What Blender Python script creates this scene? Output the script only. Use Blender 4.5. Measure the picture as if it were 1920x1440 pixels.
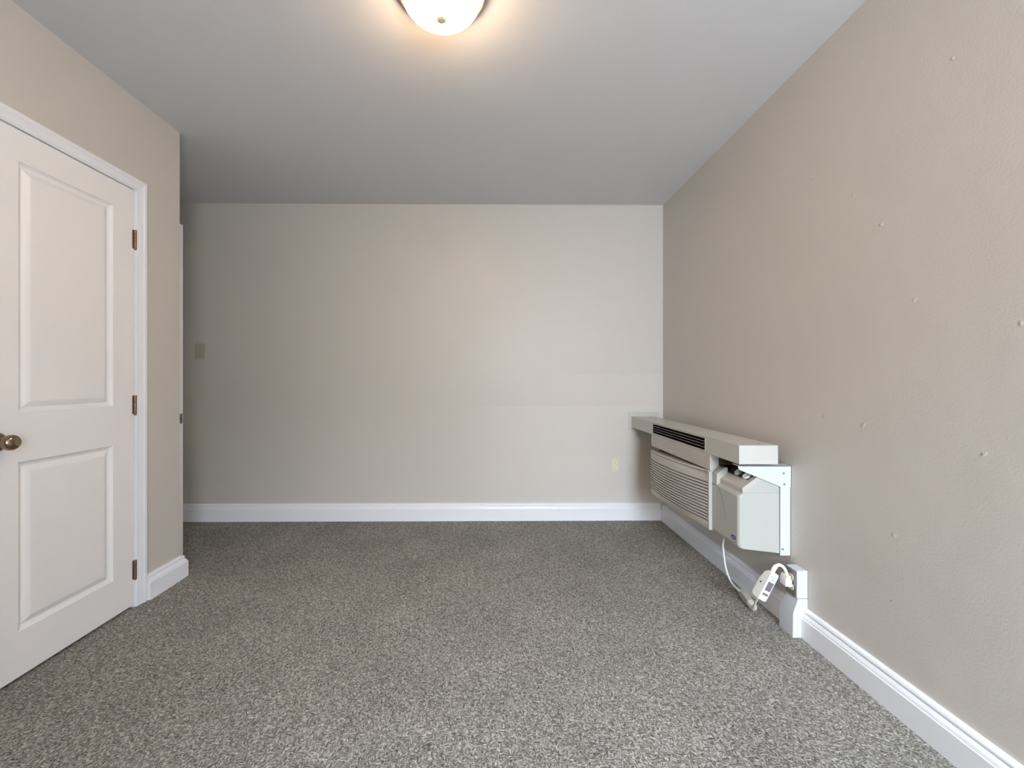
import bpy, bmesh, math, random
from mathutils import Vector, Matrix
random.seed(4)
S = bpy.context.scene
COL = S.collection
for o in list(bpy.data.objects):
    bpy.data.objects.remove(o)

# ------------------------------------------------------------------ camera
EYE = 1.09
FPX = 780.0
cam_d = bpy.data.cameras.new('camera')
cam = bpy.data.objects.new('camera', cam_d)
COL.objects.link(cam)
cam.location = (0, 0, EYE)
cam.rotation_euler = (math.radians(90), 0, 0)
cam_d.sensor_fit = 'HORIZONTAL'
cam_d.sensor_width = 36
cam_d.lens = 36 * FPX / 1920
cam_d.shift_x = 39 / 1920
cam_d.shift_y = -10 / 1920
cam_d.clip_start = 0.02
S.camera = cam

# ------------------------------------------------------------------ world, daylight, exposure
S.view_settings.view_transform = 'Standard'
S.view_settings.look = 'None'
S.view_settings.gamma = 1
S.view_settings.use_curve_mapping = False
S.view_settings.exposure = 0.04
W = bpy.data.worlds.new('world')
S.world = W
W.use_nodes = True
W.node_tree.nodes['Background'].inputs[0].default_value = (0.75, 0.86, 1.0, 1)
W.node_tree.nodes['Background'].inputs[1].default_value = 1.0


def area(name, loc, target, sx, sy, power, col, roll=0.0):
    d = bpy.data.lights.new(name, 'AREA')
    d.shape = 'RECTANGLE'
    d.size, d.size_y, d.energy, d.color = sx, sy, power, col
    o = bpy.data.objects.new(name, d)
    COL.objects.link(o)
    o.location = loc
    q = (Vector(target) - Vector(loc)).to_track_quat('-Z', 'Y')
    if roll:        # tilts the lamp so its light falls off diagonally on the far wall
        q = Matrix.Rotation(math.radians(roll), 3, 'Y').to_quaternion() @ q
    o.rotation_euler = q.to_euler()
    return o


# area lamps for the daylight through the unseen window behind the camera
area('sky_upper', (1.25, -6.0, 4.0), (1.25, 0.0, 4.0), 5.5, 2.0, 1750, (0.76, 0.87, 1.0))
area('diagonal_fill', (0.72, -4.5, 2.60), (0.72, 0.0, 2.60), 3.6, 2.2, 780, (0.77, 0.87, 1.0), roll=-47)  # added tilted lamp, grades the far wall diagonally
area('ceiling_fill', (1.15, -2.25, 0.35), (0.95, -0.9, 1.75), 2.4, 1.0, 380, (0.84, 0.91, 1.0))  # added lamp outside the sill, brightens the ceiling from below
area('daylight_low', (0.80, -1.74, 1.32), (0.3, 3.0, 1.0), 1.0, 1.35, 36, (0.80, 0.89, 1.0))



# ------------------------------------------------------------------ materials
def nt(name):
    m = bpy.data.materials.new(name)
    m.use_nodes = True
    n = m.node_tree
    return m, n, n.nodes['Principled BSDF']


def node(n, t, **kw):
    q = n.nodes.new(t)
    for k, v in kw.items():
        if k.startswith('i_'):
            q.inputs[k[2:].replace('_', ' ')].default_value = v
        else:
            setattr(q, k, v)
    return q


def plain(name, col, rough=0.5, metal=0.0, bump=0.0, bscale=300, var=0.0, spec=0.5):
    """painted / moulded surface with a little mottling and micro bump"""
    m, n, b = nt(name)
    b.inputs['Roughness'].default_value = rough
    b.inputs['Metallic'].default_value = metal
    b.inputs['Specular IOR Level'].default_value = spec
    tc = node(n, 'ShaderNodeTexCoord')
    no = node(n, 'ShaderNodeTexNoise', i_Scale=9.0, i_Detail=4.0)
    n.links.new(tc.outputs['Object'], no.inputs['Vector'])
    mx = node(n, 'ShaderNodeMix', data_type='RGBA')
    c = Vector(col)
    mx.inputs['A'].default_value = (*(c * (1 - var)), 1)
    mx.inputs['B'].default_value = (*(c * (1 + var)), 1)
    n.links.new(no.outputs['Fac'], mx.inputs['Factor'])
    n.links.new(mx.outputs['Result'], b.inputs['Base Color'])
    if bump:
        n2 = node(n, 'ShaderNodeTexNoise', i_Scale=float(bscale), i_Detail=2.0)
        n.links.new(tc.outputs['Object'], n2.inputs['Vector'])
        bp = node(n, 'ShaderNodeBump', i_Strength=bump, i_Distance=0.002)
        n.links.new(n2.outputs['Fac'], bp.inputs['Height'])
        n.links.new(bp.outputs['Normal'], b.inputs['Normal'])
    return m


def wall_mat(name, col, rough=0.42, dings=0.0, patches=False, spec=0.5):
    m, n, b = nt(name)
    L = n.links.new
    b.inputs['Roughness'].default_value = rough
    b.inputs['Specular IOR Level'].default_value = spec
    geo = node(n, 'ShaderNodeNewGeometry')
    P = geo.outputs['Position']
    big = node(n, 'ShaderNodeTexNoise', i_Scale=1.7, i_Detail=3.0)
    L(P, big.inputs['Vector'])
    c = Vector(col)
    mx = node(n, 'ShaderNodeMix', data_type='RGBA')
    mx.inputs['A'].default_value = (*(c * 0.975), 1)
    mx.inputs['B'].default_value = (*(c * 1.025), 1)
    L(big.outputs['Fac'], mx.inputs['Factor'])
    out = mx.outputs['Result']
    if patches:
        # repainted bands on the lower right of the far wall
        sep = node(n, 'ShaderNodeSeparateXYZ')
        L(P, sep.inputs[0])
        wob = node(n, 'ShaderNodeTexNoise', i_Scale=9.0, i_Detail=4.0)
        L(P, wob.inputs['Vector'])
        for (zt, x0, amt, wb) in ((0.875, -0.25, 0.045, 0.012), (0.49, 0.25, 0.03, 0.01), (1.12, 0.35, 0.04, 0.05)):
            a = node(n, 'ShaderNodeMath', operation='MULTIPLY_ADD')
            L(wob.outputs['Fac'], a.inputs[0])
            a.inputs[1].default_value = wb
            L(sep.outputs['Z'], a.inputs[2])
            lt = node(n, 'ShaderNodeMapRange', i_From_Min=zt + wb / 2 - 0.003, i_From_Max=zt + wb / 2 + 0.003, i_To_Min=1.0, i_To_Max=0.0)
            L(a.outputs[0], lt.inputs['Value'])
            gx = node(n, 'ShaderNodeMapRange', i_From_Min=x0, i_From_Max=x0 + 0.35)
            L(sep.outputs['X'], gx.inputs['Value'])
            mu = node(n, 'ShaderNodeMath', operation='MULTIPLY')
            L(lt.outputs[0], mu.inputs[0]); L(gx.outputs[0], mu.inputs[1])
            mu2 = node(n, 'ShaderNodeMath', operation='MULTIPLY')
            L(mu.outputs[0], mu2.inputs[0]); mu2.inputs[1].default_value = amt * 6
            m2 = node(n, 'ShaderNodeMix', data_type='RGBA')
            L(mu2.outputs[0], m2.inputs['Factor'])
            L(out, m2.inputs['A'])
            m2.inputs['B'].default_value = (*(c * 1.16), 1)
            out = m2.outputs['Result']
    L(out, b.inputs['Base Color'])
    peel = node(n, 'ShaderNodeTexNoise', i_Scale=170.0, i_Detail=3.0)
    L(P, peel.inputs['Vector'])
    wav = node(n, 'ShaderNodeTexNoise', i_Scale=5.0, i_Detail=2.0)
    L(P, wav.inputs['Vector'])
    b1 = node(n, 'ShaderNodeBump', i_Strength=0.35, i_Distance=0.0012)
    L(peel.outputs['Fac'], b1.inputs['Height'])
    b2 = node(n, 'ShaderNodeBump', i_Strength=0.5, i_Distance=0.006)
    L(wav.outputs['Fac'], b2.inputs['Height'])
    L(b1.outputs['Normal'], b2.inputs['Normal'])
    last = b2
    if dings:
        ds = node(n, 'ShaderNodeTexNoise', i_Scale=26.0, i_Detail=2.0)
        L(P, ds.inputs['Vector'])
        md = node(n, 'ShaderNodeMix', data_type='RGBA', i_Factor=0.035)
        L(P, md.inputs['A']); L(ds.outputs['Color'], md.inputs['B'])
        vo = node(n, 'ShaderNodeTexVoronoi', voronoi_dimensions='2D', i_Scale=2.7)
        sq = node(n, 'ShaderNodeSeparateXYZ')
        cq = node(n, 'ShaderNodeCombineXYZ')
        L(md.outputs['Result'], sq.inputs[0]); L(sq.outputs['Y'], cq.inputs['X']); L(sq.outputs['Z'], cq.inputs['Y'])
        L(cq.outputs[0], vo.inputs['Vector'])
        mr = node(n, 'ShaderNodeMapRange', i_From_Min=0.0, i_From_Max=0.022, i_To_Min=1.0, i_To_Max=0.0)
        L(vo.outputs['Distance'], mr.inputs['Value'])
        b3 = node(n, 'ShaderNodeBump', i_Strength=dings, i_Distance=0.004)
        L(mr.outputs[0], b3.inputs['Height'])
        L(last.outputs['Normal'], b3.inputs['Normal'])
        last = b3
    L(last.outputs['Normal'], b.inputs['Normal'])
    return m


def carpet_mat():
    m, n, b = nt('carpet')
    L = n.links.new
    b.inputs['Roughness'].default_value = 0.95
    b.inputs['Specular IOR Level'].default_value = 0.1
    geo = node(n, 'ShaderNodeNewGeometry')
    P = geo.outputs['Position']
    warp = node(n, 'ShaderNodeTexNoise', i_Scale=45.0, i_Detail=2.0)
    L(P, warp.inputs['Vector'])
    wm = node(n, 'ShaderNodeMix', data_type='RGBA', i_Factor=0.018)
    L(P, wm.inputs['A']); L(warp.outputs['Color'], wm.inputs['B'])

    def strand(sx, sy, rot, det=2.0):
        mp = node(n, 'ShaderNodeMapping')
        mp.inputs['Scale'].default_value = (sx, sy, 30)
        mp.inputs['Rotation'].default_value = (0, 0, rot)
        L(wm.outputs['Result'], mp.inputs['Vector'])
        t = node(n, 'ShaderNodeTexNoise', i_Scale=1.0, i_Detail=det, i_Roughness=0.6)
        L(mp.outputs[0], t.inputs['Vector'])
        return t.outputs['Fac']
    a = strand(85, 300, 0.15)
    c = strand(300, 85, 0.35)
    sel = node(n, 'ShaderNodeTexNoise', i_Scale=60.0, i_Detail=1.0)
    L(P, sel.inputs['Vector'])
    st = node(n, 'ShaderNodeMapRange', i_From_Min=0.46, i_From_Max=0.54)
    L(sel.outputs['Fac'], st.inputs['Value'])
    mm = node(n, 'ShaderNodeMix', data_type='FLOAT')
    L(st.outputs[0], mm.inputs['Factor']); L(a, mm.inputs['A']); L(c, mm.inputs['B'])
    rp = node(n, 'ShaderNodeValToRGB')
    e = rp.color_ramp.elements
    e[0].position, e[0].color = 0.33, (0.075, 0.071, 0.062, 1)
    e[1].position, e[1].color = 0.68, (0.560, 0.545, 0.495, 1)
    k = e.new(0.5); k.color = (0.230, 0.220, 0.197, 1)
    L(mm.outputs['Result'], rp.inputs['Fac'])
    lg = node(n, 'ShaderNodeTexNoise', i_Scale=3.0, i_Detail=5.0)
    L(P, lg.inputs['Vector'])
    lr = node(n, 'ShaderNodeMapRange', i_From_Min=0.3, i_From_Max=0.7, i_To_Min=0.9, i_To_Max=1.1)
    L(lg.outputs['Fac'], lr.inputs['Value'])
    vm = node(n, 'ShaderNodeVectorMath', operation='SCALE')
    L(rp.outputs['Color'], vm.inputs[0]); L(lr.outputs[0], vm.inputs['Scale'])
    L(vm.outputs[0], b.inputs['Base Color'])
    bp = node(n, 'ShaderNodeBump', i_Strength=0.7, i_Distance=0.006)
    L(mm.outputs['Result'], bp.inputs['Height'])
    L(bp.outputs['Normal'], b.inputs['Normal'])
    return m


def emit(name, col, strength):
    m, n, b = nt(name)
    b.inputs['Base Color'].default_value = (0.9, 0.88, 0.82, 1)
    b.inputs['Roughness'].default_value = 0.25
    b.inputs['Emission Color'].default_value = (*col, 1)
    # glow painted weaker on the flank to soften the hot spot on the ceiling
    geo = node(n, 'ShaderNodeNewGeometry')
    sp = node(n, 'ShaderNodeSeparateXYZ')
    n.links.new(geo.outputs['Normal'], sp.inputs[0])
    mr = node(n, 'ShaderNodeMapRange', i_From_Min=-0.85, i_From_Max=-0.1, i_To_Min=strength, i_To_Max=strength * 0.22)
    n.links.new(sp.outputs['Z'], mr.inputs['Value'])
    n.links.new(mr.outputs[0], b.inputs['Emission Strength'])
    return m


M = {
    'wall': wall_mat('greige_wall_paint', (0.59, 0.553, 0.508)),
    'wall_b': wall_mat('greige_far_wall_paint', (0.588, 0.553, 0.503), patches=True, rough=0.42, spec=0.32),
    'wall_r': wall_mat('greige_dinged_wall_paint', (0.59, 0.553, 0.508), dings=0.55),
    'ceil': wall_mat('ceiling_paint', (0.675, 0.668, 0.668), rough=0.75, spec=0.2),
    'trim': plain('white_trim_enamel', (0.84, 0.85, 0.88), 0.32, bump=0.12, bscale=120, var=0.01),
    'door': plain('white_door_enamel', (0.86, 0.845, 0.84), 0.36, bump=0.10, bscale=160, var=0.01),
    'carpet': carpet_mat(),
    'metalw': plain('white_painted_sheet_metal', (0.53, 0.52, 0.475), 0.38, bump=0.06, bscale=60, var=0.03),
    'bracket': plain('bright_white_painted_steel', (0.60, 0.63, 0.65), 0.4, bump=0.05, bscale=60, var=0.02),
    'acplastic': plain('aged_offwhite_plastic', (0.505, 0.472, 0.43), 0.45, bump=0.12, bscale=700, var=0.03),
    'acside': plain('offwhite_side_plastic', (0.44, 0.445, 0.405), 0.42, bump=0.08, bscale=700, var=0.02),
    'acdark': plain('dark_slot_shade', (0.035, 0.028, 0.024), 0.7, var=0.1),
    'rust_shade': plain('rusty_brown_void_shade', (0.10, 0.055, 0.028), 0.8, var=0.5, bump=0.3, bscale=90),
    'dialplate': plain('dark_red_brown_dial_plate', (0.085, 0.03, 0.02), 0.5, var=0.15),
    'knobw': plain('grey_white_dial_plastic', (0.66, 0.66, 0.62), 0.35, var=0.03),
    'badge': plain('violet_blue_badge_enamel', (0.045, 0.022, 0.22), 0.3, var=0.05),
    'ivory': plain('ivory_device_plastic', (0.70, 0.66, 0.47), 0.35, var=0.02),
    'ivory2': plain('pale_ivory_receptacle', (0.80, 0.77, 0.62), 0.3, var=0.02),
    'tanplate': plain('tan_switch_plastic', (0.47, 0.42, 0.32), 0.35, var=0.03),
    'shadeplate': plain('shaded_cover_grey', (0.26, 0.235, 0.225), 0.4, metal=0.5, var=0.12),  # brown-grey carries the shade on the outlet cover's room side
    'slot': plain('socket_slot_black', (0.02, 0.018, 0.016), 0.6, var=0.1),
    'plugw': plain('white_plug_plastic', (0.80, 0.80, 0.77), 0.35, var=0.02),
    'cord': plain('white_cord_vinyl', (0.74, 0.74, 0.69), 0.4, var=0.03),
    'sleeve': plain('grey_cord_sleeve', (0.42, 0.41, 0.36), 0.35, var=0.12, bump=0.3, bscale=60),
    'greywin': plain('grey_plug_label', (0.16, 0.13, 0.15), 0.4, var=0.05),
    'bluelab': plain('pale_blue_sticker', (0.50, 0.56, 0.70), 0.5, var=0.05),
    'hinge': plain('antique_brass_hinge', (0.26, 0.165, 0.12), 0.38, metal=0.75, var=0.15, bump=0.2, bscale=200),
    'hinge2': plain('dull_steel_plate', (0.22, 0.19, 0.16), 0.4, metal=0.7, var=0.2),
    'brass': plain('aged_brass_knob', (0.30, 0.235, 0.155), 0.22, metal=1.0, var=0.15),
    'pan': plain('brushed_bronze_pan', (0.40, 0.29, 0.19), 0.36, metal=0.8, var=0.05),
    'glass': emit('lit_frosted_glass', (1.0, 0.685, 0.405), 69.0),
    'finial': plain('brushed_brass_finial', (0.80, 0.60, 0.40), 0.5, metal=0.0, var=0.05),
    'screw': plain('zinc_screw', (0.30, 0.31, 0.33), 0.35, metal=0.8, var=0.05),
    'crease': plain('painted_crease_shade', (0.20, 0.185, 0.16), 0.6, var=0.05),
    'gap': plain('dark_gap_liner', (0.06, 0.045, 0.04), 0.8, var=0.1),
}


# ------------------------------------------------------------------ mesh helpers
def link(name, bm, mat, parent=None, smooth=False, bevel=0.0, seg=2, weld=True):
    if weld:
        bmesh.ops.remove_doubles(bm, verts=bm.verts, dist=1e-6)
    bmesh.ops.recalc_face_normals(bm, faces=bm.faces)
    me = bpy.data.meshes.new(name)
    bm.to_mesh(me)
    bm.free()
    o = bpy.data.objects.new(name, me)
    COL.objects.link(o)
    for mm in (mat if isinstance(mat, (list, tuple)) else [mat]):
        me.materials.append(M[mm])
    if parent is not None:
        o.parent = parent
        o.matrix_parent_inverse = Matrix.Translation(-parent.location)
    if bevel:
        b = o.modifiers.new('bevel', 'BEVEL')
        b.width = bevel
        b.segments = seg
        b.limit_method = 'ANGLE'
        b.angle_limit = math.radians(35)
    if smooth or bevel:
        for p in me.polygons:
            p.use_smooth = True
        if not smooth:
            wn = o.modifiers.new('wn', 'WEIGHTED_NORMAL')
            wn.keep_sharp = True
    return o


def add_box(bm, x0, x1, y0, y1, z0, z1, mi=0):
    vs = [bm.verts.new(p) for p in ((x0, y0, z0), (x1, y0, z0), (x1, y1, z0), (x0, y1, z0),
                                    (x0, y0, z1), (x1, y0, z1), (x1, y1, z1), (x0, y1, z1))]
    for f in ((0, 3, 2, 1), (4, 5, 6, 7), (0, 1, 5, 4), (1, 2, 6, 5), (2, 3, 7, 6), (3, 0, 4, 7)):
        bm.faces.new([vs[i] for i in f]).material_index = mi


def box(*a):
    bm = bmesh.new()
    add_box(bm, *a)
    return bm


def add_prism(bm, pts, axis, a, b, mi=0):
    """pts: polygon in the two other axes (x,z)/(x,y)/(y,z); extruded along axis from a to b"""
    def P(p, t):
        if axis == 'y':
            return (p[0], t, p[1])
        if axis == 'x':
            return (t, p[0], p[1])
        return (p[0], p[1], t)
    A = [bm.verts.new(P(p, a)) for p in pts]
    B = [bm.verts.new(P(p, b)) for p in pts]
    k = len(pts)
    bm.faces.new(A).material_index = mi
    bm.faces.new(B[::-1]).material_index = mi
    for i in range(k):
        bm.faces.new((A[i], A[(i + 1) % k], B[(i + 1) % k], B[i])).material_index = mi


def prism(pts, axis, a, b):
    bm = bmesh.new()
    add_prism(bm, pts, axis, a, b)
    return bm


def add_lathe(bm, prof, mat4, seg=48, mi=0):
    """prof: (r, t) with t along local Z"""
    rings = []
    for r, t in prof:
        if r < 1e-6:
            rings.append([bm.verts.new(mat4 @ Vector((0, 0, t)))])
        else:
            rings.append([bm.verts.new(mat4 @ Vector((r * math.cos(2 * math.pi * i / seg), r * math.sin(2 * math.pi * i / seg), t))) for i in range(seg)])
    for a, b in zip(rings, rings[1:]):
        for i in range(seg):
            j = (i + 1) % seg
            if len(a) == 1 and len(b) == 1:
                continue
            if len(a) == 1:
                f = bm.faces.new((a[0], b[j], b[i]))
            elif len(b) == 1:
                f = bm.faces.new((a[i], a[j], b[0]))
            else:
                f = bm.faces.new((a[i], a[j], b[j], b[i]))
            f.material_index = mi


def catmull(pts, n=10):
    P = [Vector(p) for p in pts]
    P = [2 * P[0] - P[1]] + P + [2 * P[-1] - P[-2]]
    out = []
    for i in range(1, len(P) - 2):
        for k in range(n):
            t = k / n
            a, b, c, d = P[i - 1], P[i], P[i + 1], P[i + 2]
            out.append(0.5 * ((2 * b) + (c - a) * t + (2 * a - 5 * b + 4 * c - d) * t * t + (3 * b - a - 3 * c + d) * t ** 3))
    out.append(P[-2])
    return out


def tube(pts, r, seg=12, n=10, flat=1.0):
    bm = bmesh.new()
    P = catmull(pts, n)
    rings = []
    up = Vector((0, 1, 0))
    for i, p in enumerate(P):
        t = (P[min(i + 1, len(P) - 1)] - P[max(i - 1, 0)]).normalized()
        u = (up - t * up.dot(t))
        u = u.normalized() if u.length > 1e-3 else Vector((1, 0, 0))
        up = u
        v = t.cross(u)
        rr = r(i / (len(P) - 1)) if callable(r) else r
        rings.append([bm.verts.new(p + (u * math.cos(2 * math.pi * k / seg) * flat + v * math.sin(2 * math.pi * k / seg)) * rr) for k in range(seg)])
    for a, b in zip(rings, rings[1:]):
        for k in range(seg):
            bm.faces.new((a[k], a[(k + 1) % seg], b[(k + 1) % seg], b[k]))
    bm.faces.new(rings[0][::-1])
    bm.faces.new(rings[-1])
    return bm


def struct(o):
    o['kind'] = 'structure'
    return o


def tag(o, label, cat, group=None):
    o['label'] = label
    o['category'] = cat
    if group:
        o['group'] = group
    return o


def empty(name, loc, label=None, cat=None, group=None):
    o = bpy.data.objects.new(name, None)
    COL.objects.link(o)
    o.location = loc
    o.empty_display_size = 0.05
    if label:
        tag(o, label, cat, group)
    return o


def rot_x(a): return Matrix.Rotation(a, 4, 'X')
def rot_y(a): return Matrix.Rotation(a, 4, 'Y')


# ------------------------------------------------------------------ room shell
XL, XR = -1.705, 1.332
ZC = 2.435
YREAR = -1.60
YC = 2.277              # outside corner where the left wall ends
XA = -2.75              # far left of the alcove


def yb(x):              # far wall runs very slightly out of square
    return 3.19 + (x + 2.4) * 0.0095


bm = box(XA - 0.1, XR + 0.1, YREAR - 0.1, 3.4, -0.06, 0)
struct(link('floor', bm, 'carpet'))
bm = box(XA - 0.1, XR + 0.1, YREAR - 0.1, 3.4, ZC, ZC + 0.08)
struct(link('ceiling', bm, 'ceil'))
bm = prism([(XA - 0.1, yb(XA - 0.1)), (XR + 0.1, yb(XR + 0.1)), (XR + 0.1, 3.4), (XA - 0.1, 3.4)], 'z', 0, ZC)
struct(link('wall_back', bm, 'wall_b'))
bm = box(XR, XR + 0.1, YREAR - 0.1, yb(XR), 0, ZC)
struct(link('wall_right', bm, 'wall_r'))
# left wall with the opening of the panelled door
D0, D1, DZ = 1.362, 1.990, 1.995
bm = bmesh.new()
add_box(bm, XL - 0.12, XL, YREAR - 0.1, D0, 0, ZC)
add_box(bm, XL - 0.12, XL, D1, YC, 0, ZC)
add_box(bm, XL - 0.12, XL, D0, D1, DZ, ZC)
struct(link('wall_left', bm, 'wall', weld=False))
bm = box(XA, XL - 0.12, YC - 0.1, YC, 0, ZC)
struct(link('wall_alcove', bm, 'wall'))
bm = box(XA - 0.1, XA, YC - 0.1, yb(XA), 0, ZC)
struct(link('wall_far_left', bm, 'wall'))
# rear wall (behind the camera) with a window opening
WINS = ((0.36, 1.24, 0.62, 2.02),)
bm = bmesh.new()
(wx0, wx1, wz0, wz1) = WINS[0]
add_box(bm, XL, wx0, YREAR - 0.1, YREAR, 0, ZC)
add_box(bm, wx1, XR, YREAR - 0.1, YREAR, 0, ZC)
add_box(bm, wx0, wx1, YREAR - 0.1, YREAR, 0, wz0)
add_box(bm, wx0, wx1, YREAR - 0.1, YREAR, wz1, ZC)
struct(link('wall_rear', bm, 'wall', weld=False))
bm = bmesh.new()
c = 0.06
for (a0, a1, b0, b1) in ((wx0 - c, wx0, wz0 - c, wz1 + c), (wx1, wx1 + c, wz0 - c, wz1 + c), (wx0, wx1, wz1, wz1 + c), (wx0, wx1, wz0 - c, wz0)):
    add_box(bm, a0, a1, YREAR, YREAR + 0.018, b0, b1)
add_box(bm, wx0, wx1, YREAR - 0.07, YREAR - 0.04, (wz0 + wz1) / 2 - 0.02, (wz0 + wz1) / 2 + 0.02)
struct(link('window_1', bm, 'trim', weld=False))

# baseboards: profile as (distance from wall, height)
BP = [(0, 0), (0.028, 0), (0.028, 0.083), (0.0245, 0.0845), (0.0245, 0.087), (0.0225, 0.093), (0.018, 0.099), (0.0145, 0.103),
      (0.0145, 0.106), (0.0165, 0.1075), (0.0165, 0.112), (0.013, 0.118), (0.009, 0.1205), (0, 0.1215)]


def sweep(prof, path, name, mat='trim', closed=False):
    """path: list of ((x,y),(nx,ny)) - position on wall line and outward mitre vector"""
    bm = bmesh.new()
    rings = []
    for (px, py), (nx, ny) in path:
        rings.append([bm.verts.new((px + nx * d, py + ny * d, z)) for d, z in prof])
    k = len(prof)
    for a, b in zip(rings, rings[1:]):
        for i in range(k):
            bm.faces.new((a[i], a[(i + 1) % k], b[(i + 1) % k], b[i]))
    bm.faces.new(rings[0])
    bm.faces.new(rings[-1][::-1])
    return link(name, bm, mat)


BPb = [(d, z * 1.08) for d, z in BP]
struct(sweep(BPb, [((XA, yb(XA)), (0, -1)), ((XR - 0.028, yb(XR)), (0, -1))], 'baseboard_back'))
BLK0, BLK1 = 1.749, 1.834       # white raceway block interrupts the right baseboard
struct(sweep(BP, [((XR, YREAR), (-1, 0)), ((XR, BLK0 - 0.0005), (-1, 0))], 'baseboard_right'))
struct(sweep(BP, [((XR, BLK1 + 0.0005), (-1, 0)), ((XR, yb(XR) - 0.002), (-1, 0))], 'baseboard_far_right'))
CY = 2.047                       # outer edge of the door casing
struct(sweep(BP, [((XL, CY), (1, 0)), ((XL, YC), (1, 1)), ((XA, YC), (0, 1))], 'baseboard_left'))
struct(sweep(BP, [((XL, YREAR), (1, 0)), ((XL, 1.30), (1, 0))], 'baseboard_near_left'))

# ------------------------------------------------------------------ door_1 (two-panel, left wall)
# casing profile: across width w (0 = inner edge) -> projection
CP = [(0.0, 0.0), (0.0, 0.009), (0.005, 0.011), (0.010, 0.0085), (0.014, 0.0095), (0.034, 0.013), (0.040, 0.0165), (0.050, 0.017), (0.055, 0.0145), (0.057, 0.011), (0.057, 0.0)]
CI0, CI1, CIZ = D0 + 0.004, CY - 0.057, 1.990       # inner edges


def casing(y0, y1, z1, name):
    """door casing round an opening on the left wall, mitred"""
    bm = bmesh.new()
    path = [((y0, 0), (-1, 0)), ((y0, z1), (-1, 1)), ((y1, z1), (1, 1)), ((y1, 0), (1, 0))]
    rings = []
    for (y, z), (dy, dz) in path:
        rings.append([bm.verts.new((XL + pr, y + dy * w, z + dz * w)) for w, pr in CP])
    k = len(CP)
    for a, b in zip(rings, rings[1:]):
        for i in range(k):
            bm.faces.new((a[i], a[(i + 1) % k], b[(i + 1) % k], b[i]))
    bm.faces.new(rings[0]); bm.faces.new(rings[-1][::-1])
    return link(name, bm, 'trim')


struct(casing(CI0, CI1, CIZ, 'trim_1'))
# jamb lining with stop
bm = bmesh.new()
add_box(bm, XL - 0.12, XL + 0.002, D1 - 0.006, D1, 0, DZ)
add_box(bm, XL - 0.12, XL + 0.002, D0, D0 + 0.006, 0, DZ)
add_box(bm, XL - 0.12, XL + 0.002, D0 + 0.006, D1 - 0.006, DZ - 0.004, DZ)
add_box(bm, XL - 0.075, XL - 0.040, D1 - 0.02, D1 - 0.006, 0, DZ - 0.004)
add_box(bm, XL - 0.075, XL - 0.040, D0 + 0.006, D0 + 0.02, 0, DZ - 0.004)
add_box(bm, XL - 0.075, XL - 0.040, D0 + 0.02, D1 - 0.02, DZ - 0.022, DZ - 0.004)
add_box(bm, XL - 0.118, XL - 0.110, D0 + 0.006, D1 - 0.006, 0, DZ - 0.004)  # unseen back sheet added to block light leaking round the door
struct(link('trim_2', bm, 'trim', weld=False))

door = empty('door_1', (XL, D1 - 0.01, 0))
struct(door)
Y0, Y1, Z0, Z1 = 1.372, 1.9815, 0.013, 1.9875
PAN = ((1.500, 1.876, 0.966, 1.875), (1.500, 1.876, 0.176, 0.788))


def door_skin(bm, xf, y0, y1, z0, z1, panels):
    """moulded front face with two recessed, raised-field panels"""
    ys = sorted({y0, y1} | {p[0] for p in panels} | {p[1] for p in panels})
    zs = sorted({z0, z1} | {p[2] for p in panels} | {p[3] for p in panels})
    for i in range(len(ys) - 1):
        for j in range(len(zs) - 1):
            cy, cz = (ys[i] + ys[i + 1]) / 2, (zs[j] + zs[j + 1]) / 2
            if any(p[0] < cy < p[1] and p[2] < cz < p[3] for p in panels):
                continue
            vs = [bm.verts.new((xf, a, b)) for a, b in ((ys[i], zs[j]), (ys[i + 1], zs[j]), (ys[i + 1], zs[j + 1]), (ys[i], zs[j + 1]))]
            bm.faces.new(vs)
    steps = ((0.0, 0.0), (0.0025, 0.0050), (0.010, 0.0110), (0.017, 0.0125), (0.019, 0.0125), (0.030, 0.0065), (0.040, 0.0025), (0.043, 0.0020))
    for p in panels:
        rings = []
        for ins, dep in steps:
            rings.append([bm.verts.new((xf - dep, a, b)) for a, b in ((p[0] + ins, p[2] + ins), (p[1] - ins, p[2] + ins), (p[1] - ins, p[3] - ins), (p[0] + ins, p[3] - ins))])
        for a, b in zip(rings, rings[1:]):
            for k in range(4):
                bm.faces.new((a[k], a[(k + 1) % 4], b[(k + 1) % 4], b[k]))
        bm.faces.new(rings[-1])


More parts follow.
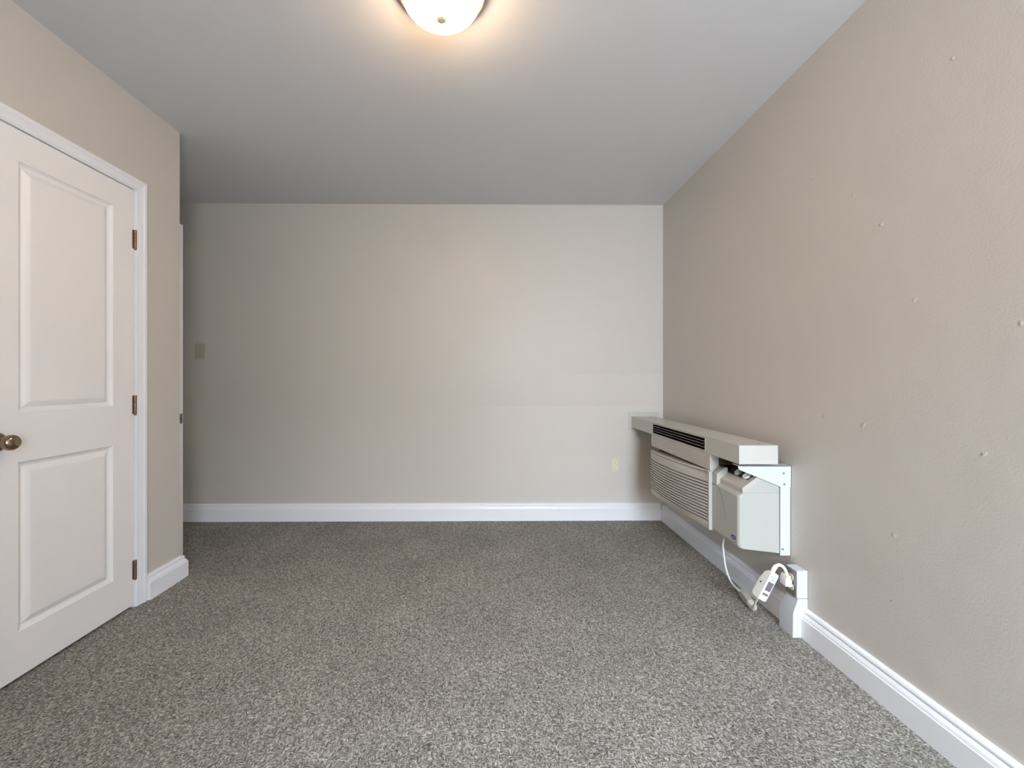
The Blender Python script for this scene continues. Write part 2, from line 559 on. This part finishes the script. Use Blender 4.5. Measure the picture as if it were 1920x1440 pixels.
bm = bmesh.new()
door_skin(bm, XL + 0.0, Y0, Y1, Z0, Z1, PAN)
xb = XL - 0.035
bk = [bm.verts.new((xb, a, b)) for a, b in ((Y0, Z0), (Y1, Z0), (Y1, Z1), (Y0, Z1))]
fr = [bm.verts.new((XL, a, b)) for a, b in ((Y0, Z0), (Y1, Z0), (Y1, Z1), (Y0, Z1))]
bm.faces.new(bk[::-1])
for k in range(4):
    bm.faces.new((fr[k], bk[k], bk[(k + 1) % 4], fr[(k + 1) % 4]))
link('door_panel', bm, 'door', door)
for z in (1.754, 0.966, 0.180):
    bm = bmesh.new()
    add_box(bm, XL + 0.0005, XL + 0.003, D1 - 0.007, D1 + 0.009, z - 0.044, z + 0.044)
    add_box(bm, XL + 0.0005, XL + 0.0025, Y1 - 0.006, Y1 + 0.001, z - 0.044, z + 0.044)
    for k in range(5):
        zz = z - 0.045 + k * 0.018
        add_lathe(bm, [(0, zz), (0.0056, zz), (0.0062, zz + 0.001), (0.0062, zz + 0.0165), (0.0056, zz + 0.0175), (0, zz + 0.0175)],
                  Matrix.Translation((XL + 0.0065, Y1 + 0.004, 0)), 16)
    add_lathe(bm, [(0, z - 0.051), (0.004, z - 0.050), (0.0052, z - 0.046), (0, z - 0.046)], Matrix.Translation((XL + 0.0065, Y1 + 0.004, 0)), 16)
    h = link('hinge', bm, 'hinge', door, weld=False)
    h['label'] = 'brass brown butt hinge'
# knob: rose, neck and egg shaped knob, axis +x
KY, KZ = 1.430, 0.870
T = Matrix.Translation((XL, KY, KZ)) @ rot_y(math.pi / 2)
bm = bmesh.new()
add_lathe(bm, [(0, 0.0), (0.034, 0.0), (0.0345, 0.003), (0.032, 0.007), (0.024, 0.012), (0.016, 0.015), (0.013, 0.020), (0.0125, 0.030),
               (0.015, 0.034), (0.021, 0.038), (0.0255, 0.045), (0.0272, 0.053), (0.026, 0.061), (0.022, 0.067), (0.014, 0.071), (0.006, 0.0725), (0, 0.073)], T, 56)
k = link('door_knob', bm, 'brass', door, smooth=True)
k['label'] = 'round aged brass door knob'

# ------------------------------------------------------------------ door_2: open slab in the alcove, only its latch edge shows
d2 = empty('door_2', (XA + 0.02, 2.435, 0))
struct(d2)
bm = box(XA + 0.02, -1.817, 2.415, 2.453, 0.012, 1.995)
link('door_panel', bm, 'trim', d2, bevel=0.0015)
bm = bmesh.new()
add_box(bm, -1.8172, -1.8158, 2.4215, 2.4465, 0.828, 0.885)
add_box(bm, -1.8165, -1.8105, 2.428, 2.440, 0.846, 0.866)
lp = link('latch_plate', bm, 'hinge2', d2, weld=False)
lp['label'] = 'dull metal latch plate'

# ------------------------------------------------------------------ ceiling light
LX, LY = -0.170, 1.420
lamp = empty('ceiling_light', (LX, LY, ZC), 'round flush ceiling light with lit frosted glass bowl and bronze rim, on the ceiling', 'ceiling light')
T = Matrix.Translation((LX, LY, ZC))
bm = bmesh.new()
add_lathe(bm, [(0, 0), (0.168, 0), (0.1685, -0.004), (0.165, -0.011), (0.158, -0.018), (0.153, -0.028), (0.143, -0.0285), (0.143, -0.018), (0, -0.018)], T, 72)
link('rim', bm, 'pan', lamp, smooth=True)
bm = bmesh.new()
prof = [(0.141, -0.020)]
for i in range(1, 17):
    a = i / 16 * math.pi / 2
    prof.append((0.141 * math.cos(a) ** 0.9 if i < 16 else 0.0, -0.020 - 0.094 * math.sin(a)))
add_lathe(bm, prof, T, 72)
link('glass_shade', bm, 'glass', lamp, smooth=True)
bm = bmesh.new()
add_lathe(bm, [(0, -0.112), (0.0160, -0.1145), (0.0175, -0.1165), (0.0165, -0.1205), (0.010, -0.1240), (0, -0.1250)], T, 32)
link('finial', bm, 'finial', lamp, smooth=True)

# ------------------------------------------------------------------ wall outlet and switch on the far wall
def duplex(bm, cx, y, cz, sgn):
    pass


ox, oz = 0.9565, 0.4250
oy = yb(ox)
wo = empty('wall_outlet', (ox, oy, oz), 'ivory duplex wall outlet low on the far wall above the baseboard', 'outlet')
bm = box(ox - 0.036, ox + 0.036, oy - 0.006, oy + 0.001, oz - 0.0575, oz + 0.0575)
link('cover_plate', bm, 'ivory', wo, bevel=0.003)
for s in (1, -1):
    cz = oz + s * 0.0195
    pts = []
    for i in range(28):
        a = 2 * math.pi * i / 28
        pts.append((ox + 0.0172 * math.cos(a), cz + max(-0.0135, min(0.0135, 0.0172 * math.sin(a)))))
    bm = prism(pts, 'y', oy - 0.0085, oy - 0.005)
    rc = link('receptacle', bm, 'ivory2', wo)
    bm = bmesh.new()
    add_box(bm, ox - 0.0078, ox - 0.0054, oy - 0.0089, oy - 0.008, cz - 0.001, cz + 0.0075)
    add_box(bm, ox + 0.0054, ox + 0.0078, oy - 0.0089, oy - 0.008, cz + 0.0005, cz + 0.0072)
    add_box(bm, ox - 0.0024, ox + 0.0024, oy - 0.0089, oy - 0.008, cz - 0.0095, cz - 0.005)
    link('socket_slots', bm, 'slot', rc, weld=False)
bm = bmesh.new()
add_lathe(bm, [(0, 0), (0.003, 0), (0.0025, 0.0015), (0, 0.002)], Matrix.Translation((ox, oy - 0.006, oz)) @ rot_x(math.pi / 2), 16)
link('screw', bm, 'ivory2', wo)

sx, sz = -2.232, 1.299
sy = yb(sx)
sw = empty('light_switch', (sx, sy, sz), 'tan toggle light switch on the far wall beside the open door', 'light switch')
bm = box(sx - 0.039, sx + 0.039, sy - 0.007, sy + 0.001, sz - 0.059, sz + 0.059)
link('cover_plate', bm, 'tanplate', sw, bevel=0.003)
bm = bmesh.new()
add_box(bm, sx - 0.006, sx + 0.006, sy - 0.0085, sy - 0.006, sz - 0.0125, sz + 0.0125)
add_prism(bm, [(sy - 0.008, sz - 0.005), (sy - 0.019, sz + 0.006), (sy - 0.017, sz + 0.0105), (sy - 0.008, sz + 0.006)], 'x', sx - 0.0045, sx + 0.0045)
link('toggle', bm, 'tanplate', sw, weld=False)
for s in (1, -1):
    bm = bmesh.new()
    add_lathe(bm, [(0, 0), (0.003, 0), (0.0025, 0.0015), (0, 0.002)], Matrix.Translation((sx, sy - 0.007, sz + s * 0.030)) @ rot_x(math.pi / 2), 16)
    link('screw', bm, 'hinge2', sw)

# ------------------------------------------------------------------ metal channel running above the air conditioner
BX0, BX1, BZ0, BZ1, BYN = 1.086, 1.257, 0.7145, 0.798, 1.822
BYF = yb(1.1) - 0.004
VY0, VY1, VZ0, VZ1 = 2.107, 2.814, 0.7225, 0.7915
ch = empty('metal_channel', (BX0, BYN, BZ0), 'long off-white boxed metal channel running from the far wall above the air conditioner', 'duct')
t = 0.0025
bm = bmesh.new()
# outer skin with a window cut in the room side
add_box(bm, BX0, BX1, BYN, BYF, BZ1 - t, BZ1)
add_box(bm, BX1 - t, BX1, BYN, BYF, BZ0, BZ1 - t)
add_box(bm, BX0 + t, BX1 - t, BYN + t, VY0, BZ0, BZ0 + t)
add_box(bm, BX0 + t, BX1 - t, VY1, BYF, BZ0, BZ0 + t)
add_box(bm, BX0, BX1 - t, BYN, BYN + t, BZ0, BZ1 - t)
add_box(bm, BX0, BX0 + t, BYN + t, VY0, BZ0, BZ1 - t)
add_box(bm, BX0, BX0 + t, VY1, BYF, BZ0, BZ1 - t)
add_box(bm, BX0, BX0 + t, VY0, VY1, VZ1, BZ1 - t)
add_box(bm, BX0, BX0 + t, VY0, VY1, BZ0, VZ0)
link('channel_body', bm, 'metalw', ch, weld=False, bevel=0.0008, seg=1)
for (x, y) in ((1.155, 2.93), (1.205, 2.83), (1.130, 1.862), (1.205, 1.872)):
    bm = bmesh.new()
    add_lathe(bm, [(0, 0), (0.0045, 0), (0.004, 0.002), (0, 0.003)], Matrix.Translation((x, y, BZ1)), 16)
    s_ = link('screw', bm, 'screw', ch)
# flange plate on the far wall
fy = yb(1.17)
pl = bmesh.new()
add_box(pl, 1.062, 1.296, yb(1.062) - 0.0035, yb(1.296) + 0.002, 0.690, 0.832)
fl = link('wall_plate', pl, 'metalw', None, bevel=0.0012, seg=1)
tag(fl, 'flat off-white plate on the far wall behind the end of the metal channel', 'plate')

# ------------------------------------------------------------------ air conditioner
ac = empty('air_conditioner', (1.10, 1.857, 0.31), 'off-white through-the-wall air conditioner with ribbed grille, mounted low on the right wall', 'air conditioner')
TILT = 0.036


def zt(y, z):
    return z - (y - 2.09) * TILT


def zoff(bm):
    for v in bm.verts:
        v.co.z = zt(v.co.y, v.co.z)
    return bm


# chassis behind the covers (rusty brown, with the void's shade put into the colour)
bm = bmesh.new()
add_prism(bm, [(1.135, 0.325), (1.326, 0.318), (1.326, 0.660), (1.215, 0.655), (1.135, 0.600)], 'y', 2.045, 2.83)
link('chassis', bm, 'rust_shade', ac)
# discharge fascia under the louvres + its duct
bm = bmesh.new()
add_prism(bm, [(1.0862, 0.6355), (1.0862, 0.7125), (1.0875, 0.7140), (1.13, 0.7140), (1.13, 0.660), (1.0975, 0.6355)], 'y', 2.066, 2.822)
link('discharge_panel', bm, 'acplastic', ac, bevel=0.0015, weld=False)
bm = prism([(1.1305, 0.661), (1.1305, 0.7135), (1.25, 0.7135), (1.25, 0.661)], 'y', 2.072, 2.815)
link('discharge_duct', bm, 'rust_shade', ac)  # coloured dark for the shaded void under the channel
# louvre opening: frame and slats; throat and slats coloured black for the shade inside
lv = bmesh.new()
fx = 0.0
add_box(lv, 1.0845, 1.0925, VY0 + 0.0003, VY0 + 0.007, VZ0, VZ1)
add_box(lv, 1.0845, 1.0925, VY1 - 0.007, VY1 - 0.0003, VZ0, VZ1)
add_box(lv, 1.0845, 1.0925, VY0 + 0.007, VY1 - 0.007, VZ1 - 0.005, VZ1)
add_box(lv, 1.0845, 1.0925, VY0 + 0.007, VY1 - 0.007, VZ0, VZ0 + 0.003)
lg = link('outlet_grille', lv, 'acplastic', ch, weld=False)
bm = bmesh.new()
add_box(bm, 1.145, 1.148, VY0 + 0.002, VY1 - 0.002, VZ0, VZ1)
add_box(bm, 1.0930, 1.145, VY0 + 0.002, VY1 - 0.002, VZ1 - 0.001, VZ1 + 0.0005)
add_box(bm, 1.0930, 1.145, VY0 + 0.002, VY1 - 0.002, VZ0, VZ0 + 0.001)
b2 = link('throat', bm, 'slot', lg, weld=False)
b2['label'] = 'black liner standing for shade in the air outlet'
for k in range(3):
    z = VZ0 + 0.003 + (k + 1) * (VZ1 - VZ0 - 0.008) / 4
    bm = prism([(1.0875, z - 0.0012), (1.0870, z + 0.0012), (1.128, z + 0.010), (1.128, z + 0.0085)], 'y', VY0 + 0.007, VY1 - 0.007)
    s_ = link('slat', bm, 'slot', lg)
    bm = box(1.0862, 1.0874, VY0 + 0.007, VY1 - 0.007, z - 0.0008, z + 0.0008)
    link('slat_edge', bm, 'acplastic', lg)

# bowed front grille with 13 slots
GY0, GY1 = 2.090, 2.846
XG = 1.090


def bow(y, z):
    u = (y - GY0) / (GY1 - GY0)
    v = (z - 0.333) / (0.632 - 0.333)
    a = 4 * u * (1 - u)
    return a * (0.011 + 0.024 * max(0.0, 4 * v * (1 - v)) ** 0.8)


def grille_profile(y):
    """(z, depth) going up the panel front; slots only between the side margins"""
    u = (y - GY0) / (GY1 - GY0)
    P = [(0.333, 0.006), (0.336, 0.0015), (0.341, 0.0)]
    slots = 0.024 < u < 0.972
    z0, dz = 0.377, 0.01592
    for k in range(13):
        zc = z0 + k * dz
        d = 0.011 if slots else 0.0
        P += [(zc - 0.0031, 0.0), (zc - 0.0028, d), (zc + 0.0022, d), (zc + 0.0030, 0.0)]
    # pull handle recess, widening toward the near end
    w = max(0.0, min(1.0, (0.93 - u) / 0.9)) if 0.012 < u < 0.95 else 0.0
    lo = 0.620 - 0.034 * w
    P += [(lo - 0.004, 0.0), (lo, 0.0020 * w), (lo + (0.6175 - lo) * 0.5, 0.0048 * w), (0.6175, 0.0060 * w), (0.6178, 0.006 * w + 0.010 * (w > 0.12)), (0.6208, 0.006 * w + 0.010 * (w > 0.12)), (0.6215, 0.0), (0.629, 0.0), (0.6315, 0.0015), (0.633, 0.005)]
    sag = 0.007 * 4 * u * (1 - u)
    P = [(z - sag * max(0.0, (z - 0.60) / 0.033) if z > 0.60 else z, d) for z, d in P]
    return P


ys = [GY0 + 0.0001, GY0 + 0.008, GY0 + 0.0178, GY0 + 0.0184]
n_ = 36
a0, a1 = GY0 + 0.0186, GY0 + 0.7348
ys += [a0 + (a1 - a0) * i / n_ for i in range(n_ + 1)]
ys += [a1 + 0.0005, GY1 - 0.010, GY1 - 0.004, GY1]
bm = bmesh.new()
rings = []
for y in ys:
    edge = 0.006 if y > GY1 - 0.001 else (0.0015 if y > GY1 - 0.006 else 0.0)
    rings.append([bm.verts.new((XG - bow(y, z) + d + edge, y, zt(y, z))) for z, d in grille_profile(y)]
                 + [bm.verts.new((1.13, y, zt(y, 0.633))), bm.verts.new((1.13, y, zt(y, 0.333)))])
k = len(rings[0])
for a, b in zip(rings, rings[1:]):
    for i in range(k):
        j = (i + 1) % k
        f = bm.faces.new((a[i], a[j], b[j], b[i]))
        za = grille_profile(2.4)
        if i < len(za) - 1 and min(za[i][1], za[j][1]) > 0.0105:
            f.material_index = 1  # slot floors coloured dark, for recess shade and the filter behind
bm.faces.new(rings[0]); bm.faces.new(rings[-1][::-1])
g = link('front_grille', bm, ['acplastic', 'acdark'], ac)
# near end frame of the grille, folding back up the slope
bm = prism([(1.089, 0.338), (1.091, 0.333), (1.113, 0.331), (1.113, 0.613), (1.152, 0.645), (1.143, 0.658), (1.093, 0.627), (1.089, 0.620)], 'y', 2.081, 2.0899)
link('end_frame', bm, 'acside', ac, bevel=0.0012)

# front cover of the control side
FX = 1.105
bm = bmesh.new()
prof_c = [(FX, 0.345), (FX + 0.004, 0.334), (FX + 0.012, 0.329), (1.286, 0.311), (1.286, 0.580), (1.122, 0.5790), (FX + 0.004, 0.5665), (FX, 0.560)]
# sweep along y with rounded near corner
st = [(1.857, 0.014), (1.8585, 0.008), (1.8625, 0.0035), (1.869, 0.0), (2.035, 0.0), (2.0355, 0.0), (2.0805, 0.0)]
rings = []
for y, e in st:
    rg = []
    for i, (x, z) in enumerate(prof_c):
        xx = x + e if x < 1.118 else x
        zz = z
        if z > 0.55 and x < 1.12:
            zz = z + 0.006 * (y - 1.869) / 0.166
        rg.append(bm.verts.new((xx, y, zz)))
    rings.append(rg)
for a, b in zip(rings, rings[1:]):
    for i in range(len(a)):
        j = (i + 1) % len(a)
        bm.faces.new((a[i], a[j], b[j], b[i]))
bm.faces.new(rings[0]); bm.faces.new(rings[-1][::-1])
# upper side wall up to the sloping deck and the far shoulder
add_prism(bm, [(1.122, 0.5795), (1.286, 0.5805), (1.286, 0.697), (1.250, 0.697), (1.205, 0.640)], 'y', 1.857, 1.872)
cc = link('control_cover', bm, 'acside', ac, weld=False)
bm = prism([(FX, 0.562), (FX, 0.620), (FX + 0.004, 0.627), (1.145, 0.655), (1.16, 0.655), (1.16, 0.58), (1.122, 0.580)], 'y', 2.038, 2.0805)
link('cover_shoulder', bm, 'acside', ac, bevel=0.002)
# crease on the cover front: dark bead with the groove's shade in its colour
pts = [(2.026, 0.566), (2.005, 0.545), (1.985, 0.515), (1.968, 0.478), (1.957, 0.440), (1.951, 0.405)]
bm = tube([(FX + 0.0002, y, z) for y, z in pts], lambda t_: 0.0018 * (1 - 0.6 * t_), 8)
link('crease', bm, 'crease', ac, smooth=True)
# sloping control deck
bm = prism([(1.1215, 0.5795), (1.1215, 0.6005), (1.1235, 0.6035), (1.250, 0.6985), (1.262, 0.6985), (1.262, 0.5815)], 'y', 1.8725, 2.0375)
add_prism(bm, [(1.1215, 0.5797), (1.1215, 0.6005), (1.1235, 0.6035), (1.250, 0.6985), (1.258, 0.6985), (1.206, 0.640), (1.124, 0.5797)], 'y', 1.8566, 1.8724)
deck = link('control_deck', bm, 'acplastic', ac, weld=False)


def on_deck(s, y, h=0.0):
    """point on the slope: s metres up from the lip"""
    d = Vector((0.1265, 0, 0.095)).normalized()
    nrm = Vector((-d.z, 0, d.x))
    return Vector((1.1235, y, 0.6035)) + d * s + nrm * h, d, nrm


bm = bmesh.new()
d = [on_deck(s, y, h)[0] for (s, y, h) in ((0.046, 1.880, 0.0012), (0.046, 2.034, 0.0012), (0.157, 2.034, 0.0012), (0.157, 1.880, 0.0012))]
dl = [on_deck(s, y, 0.0)[0] for (s, y) in ((0.046, 1.880), (0.046, 2.034), (0.157, 2.034), (0.157, 1.880))]
va = [bm.verts.new(p) for p in d]; vb = [bm.verts.new(p) for p in dl]
bm.faces.new(va); bm.faces.new(vb[::-1])
for i in range(4):
    bm.faces.new((va[i], va[(i + 1) % 4], vb[(i + 1) % 4], vb[i]))
dp = link('dial_plate', bm, 'dialplate', deck)
dp['label'] = 'dark red-brown dial plate'
for y, s in ((1.908, 0.062), (1.975, 0.066)):
    p, dd, nn = on_deck(s, y, 0.0012)
    R = Matrix((dd.cross(nn) * -1, dd, nn)).transposed().to_4x4()
    T = Matrix.Translation(p) @ R
    bm = bmesh.new()
    add_lathe(bm, [(0, 0), (0.0190, 0), (0.0190, 0.005), (0.0165, 0.009), (0.012, 0.0095), (0, 0.0095)], T, 32)
    for f in ((-0.0028, 0.0028),):
        vs = [T @ Vector(q) for q in ((f[0], -0.0135, 0.007), (f[1], -0.0135, 0.007), (f[1], 0.0135, 0.007), (f[0], 0.0135, 0.007),
                                      (f[0], -0.0125, 0.016), (f[1], -0.0125, 0.016), (f[1], 0.0125, 0.016), (f[0], 0.0125, 0.016))]
        vv = [bm.verts.new(q) for q in vs]
        for q in ((0, 3, 2, 1), (4, 5, 6, 7), (0, 1, 5, 4), (1, 2, 6, 5), (2, 3, 7, 6), (3, 0, 4, 7)):
            bm.faces.new([vv[i] for i in q])
    kb = link('dial_knob', bm, 'knobw', ac, weld=False)
    kb['label'] = 'pale round dial knob'
# oval badge with its small lettering
by, bz = 1.8975, 0.3675
bm = bmesh.new()
pts = [(by + 0.0185 * math.cos(2 * math.pi * i / 40), bz + 0.0095 * math.sin(2 * math.pi * i / 40)) for i in range(40)]
add_prism(bm, pts, 'x', FX - 0.0012, FX + 0.001)
bd = link('badge', bm, 'badge', ac)
bd['label'] = 'small violet blue oval badge'
fc = bpy.data.curves.new('lettering', 'FONT')
fc.body = 'Carrier'
fc.size = 0.0085
fc.align_x = 'CENTER'; fc.align_y = 'CENTER'
fc.extrude = 0.0002
fc.shear = 0.3
fo = bpy.data.objects.new('lettering_tmp', fc)
COL.objects.link(fo)
dg = bpy.context.evaluated_depsgraph_get()
fm = bpy.data.meshes.new_from_object(fo.evaluated_get(dg))
bpy.data.objects.remove(fo)
lt = bpy.data.objects.new('lettering', fm)
fm.materials.clear(); fm.materials.append(M['knobw'])
COL.objects.link(lt)
TL = Matrix.Translation((FX - 0.0016, by, bz)) @ Matrix(((0, 0, -1), (-1, 0, 0), (0, 1, 0))).to_4x4()
fm.transform(TL)
lt.parent = bd
# cord bushing under the unit
# ------------------------------------------------------------------ mounting bracket (gusset + wall angle)
br = empty('mounting_bracket', (1.286, 1.853, 0.302), 'white steel bracket with triangular gusset supporting the near end of the channel', 'bracket')
bm = bmesh.new()
add_prism(bm, [(1.0965, 0.703), (1.0985, 0.690), (1.105, 0.684), (1.281, 0.6115), (1.330, 0.608), (1.330, 0.703)], 'y', 1.8465, 1.8495)
add_box(bm, 1.100, 1.330, 1.8465, 1.900, 0.7005, 0.7035)
link('gusset', bm, 'bracket', br, weld=False)
bm = box(1.2865, 1.330, 1.8498, 1.8562, 0.303, 0.700)
link('angle_strip', bm, 'bracket', br, bevel=0.001, seg=1)
for (x, z) in ((1.297, 0.6705), (1.301, 0.6215), (1.296, 0.332)):
    bm = bmesh.new()
    y_ = 1.8465 if z > 0.5 else 1.8498
    add_lathe(bm, [(0, 0), (0.0052, 0), (0.0046, 0.0018), (0.0018, 0.0026), (0, 0.0022)], Matrix.Translation((x, y_, z)) @ rot_x(math.pi / 2), 20)
    link('screw', bm, 'screw', br, smooth=False)

# ------------------------------------------------------------------ surface outlet box by the bracket
OX0, OY0, OY1, OZ0, OZ1 = 1.2865, 1.749, 1.816, 0.1640, 0.2810
ob = empty('outlet_box', (OX0, OY0, OZ0), 'white surface-mounted outlet box on the right wall below the air conditioner', 'outlet')
bm = box(OX0, XR - 0.0005, OY0, OY1, OZ0, OZ1)
link('box_body', bm, 'bracket', ob, bevel=0.0035)
bm = box(OX0 - 0.004, OX0 + 0.001, OY0 + 0.003, OY1 - 0.002, OZ0 + 0.003, OZ1 - 0.003)
link('cover_plate', bm, 'shadeplate', ob, bevel=0.0015)
for s in (0, 1):
    cz = OZ0 + 0.038 + s * 0.041
    cyy = (OY0 + OY1) / 2 - 0.002
    pts = [(cyy + 0.0165 * math.cos(2 * math.pi * i / 24), cz + max(-0.013, min(0.013, 0.0165 * math.sin(2 * math.pi * i / 24)))) for i in range(24)]
    rc = link('receptacle', prism(pts, 'x', OX0 - 0.006, OX0 - 0.003), 'ivory', ob)

# white block below: carries the wiring over the baseboard
bm = bmesh.new()
N_, F_ = BLK0, BLK1
xa = 1.268
lo = [(xa, N_, 0), (XR - 0.0005, N_, 0), (XR - 0.0005, F_, 0), (xa, F_, 0)]
mid = [(xa + 0.002, N_, 0.104), (XR - 0.0005, N_, 0.130), (XR - 0.0005, F_, 0.104), (xa + 0.002, F_, 0.098)]
top = [(1.291, N_, 0.1625), (XR - 0.0005, N_, 0.1625), (XR - 0.0005, F_ - 0.018, 0.1625), (1.291, F_ - 0.018, 0.1625)]
R_ = [[bm.verts.new(p) for p in r] for r in (lo, mid, top)]
bm.faces.new(R_[0][::-1]); bm.faces.new(R_[2])
for a, b in zip(R_, R_[1:]):
    for i in range(4):
        bm.faces.new((a[i], a[(i + 1) % 4], b[(i + 1) % 4], b[i]))
blk = link('raceway_block', bm, 'bracket', None, bevel=0.002)
tag(blk, 'white chamfered raceway block standing on the carpet directly below the outlet box', 'cable cover')

# ------------------------------------------------------------------ power cord with in-line protection plug
pc = empty('power_cord', (1.25, 2.06, 0.0), 'white power cord hanging below the air conditioner and plugged into the outlet box', 'power cord')
bm = tube([(1.140, 2.030, 0.325), (1.1305, 2.028, 0.285), (1.132, 2.028, 0.255), (1.137, 2.030, 0.215), (1.148, 2.032, 0.158), (1.175, 2.038, 0.095),
           (1.222, 2.060, 0.045), (1.245, 2.072, 0.028)], 0.0042, 12)
link('cord', bm, 'cord', pc, smooth=True)
# folded flat sleeve lying along the baseboard, then back up to the plug body
bm = bmesh.new()
SEC = [(-0.5, -0.5), (0.5, -0.5), (0.5, 0.5), (-0.5, 0.5)]
rings = []
for (x, y, z, wx, wz) in ((1.246, 2.088, 0.026, 0.014, 0.020), (1.2455, 2.075, 0.026, 0.026, 0.036), (1.243, 2.03, 0.022, 0.030, 0.036), (1.238, 1.985, 0.018, 0.030, 0.030), (1.233, 1.960, 0.016, 0.024, 0.024)):
    rings.append([bm.verts.new((x + a * wx, y, z + b * wz)) for a, b in SEC])
bm.faces.new(rings[0]); bm.faces.new(rings[-1][::-1])
for a, b in zip(rings, rings[1:]):
    for i in range(4):
        bm.faces.new((a[i], a[(i + 1) % 4], b[(i + 1) % 4], b[i]))
sl = link('cord_sleeve', bm, 'sleeve', pc, bevel=0.004, seg=3)
sl['label'] = 'grey flattened cord sleeve'
bm = tube([(1.238, 1.985, 0.020), (1.2335, 1.965, 0.0185), (1.2275, 1.948, 0.0185), (1.2150, 1.925, 0.030), (1.198, 1.895, 0.056), (1.178, 1.850, 0.102), (1.1655, 1.815, 0.140)],
          lambda q: 0.0175 - 0.0125 * min(1, max(0, (q - 0.28) * 3.5)), 14)
link('lower_cord', bm, 'cord', pc, smooth=True)
# protection plug body, leaning
C0 = Vector((1.1915, 1.782, 0.200))
LEAN = math.radians(27.5)
RT = Matrix.Translation(C0) @ Matrix.Rotation(LEAN, 4, 'Y')


def lbox(bm, x0, x1, y0, y1, z0, z1):
    add_box(bm, x0, x1, y0, y1, z0, z1)


bm = prism([(0.0, -0.062), (0.004, -0.070), (0.040, -0.069), (0.050, -0.060), (0.050, 0.010), (0.038, 0.048), (0.020, 0.060), (0.004, 0.060), (0.0, 0.050)], 'x', -0.0185, 0.0185)
bm.transform(RT)
pb = link('protection_plug', bm, 'plugw', pc, bevel=0.003)
bm = box(-0.012, 0.013, -0.0012, 0.001, -0.0225, 0.018); bm.transform(RT)
w1 = link('button_window', bm, 'greywin', pb)
w1['label'] = 'grey rectangular window on the plug body'
bm = box(-0.012, 0.012, -0.0012, 0.001, -0.044, -0.034); bm.transform(RT)
link('reset_button', bm, 'greywin', pb)
bm = box(-0.013, 0.013, -0.0008, 0.001, 0.022, 0.046); bm.transform(RT)
link('sticker', bm, 'bluelab', pb)
bm = bmesh.new()
add_lathe(bm, [(0, 0), (0.004, 0), (0.004, 0.001), (0, 0.001)], RT @ Matrix.Translation((-0.0185, 0.030, -0.002)) @ rot_y(-math.pi / 2), 16)
link('indicator', bm, 'slot', pb)
# short loop of cord into the wall plug
bm = tube([(1.2145, 1.797, 0.252), (1.219, 1.795, 0.268), (1.228, 1.792, 0.283), (1.240, 1.790, 0.2885), (1.254, 1.788, 0.281), (1.264, 1.787, 0.266), (1.269, 1.787, 0.248), (1.270, 1.787, 0.235)],
          lambda q: 0.0066 + 0.0022 * (q < 0.30), 14)
link('short_cord', bm, 'plugw', pc, smooth=True)
bm = bmesh.new()
add_prism(bm, [(1.2515, 0.205), (1.2800, 0.203), (1.2800, 0.232), (1.2755, 0.236), (1.2735, 0.2515), (1.262, 0.2515), (1.2525, 0.235)], 'y', 1.768, 1.808)
link('wall_plug', bm, 'plugw', pc, bevel=0.003)
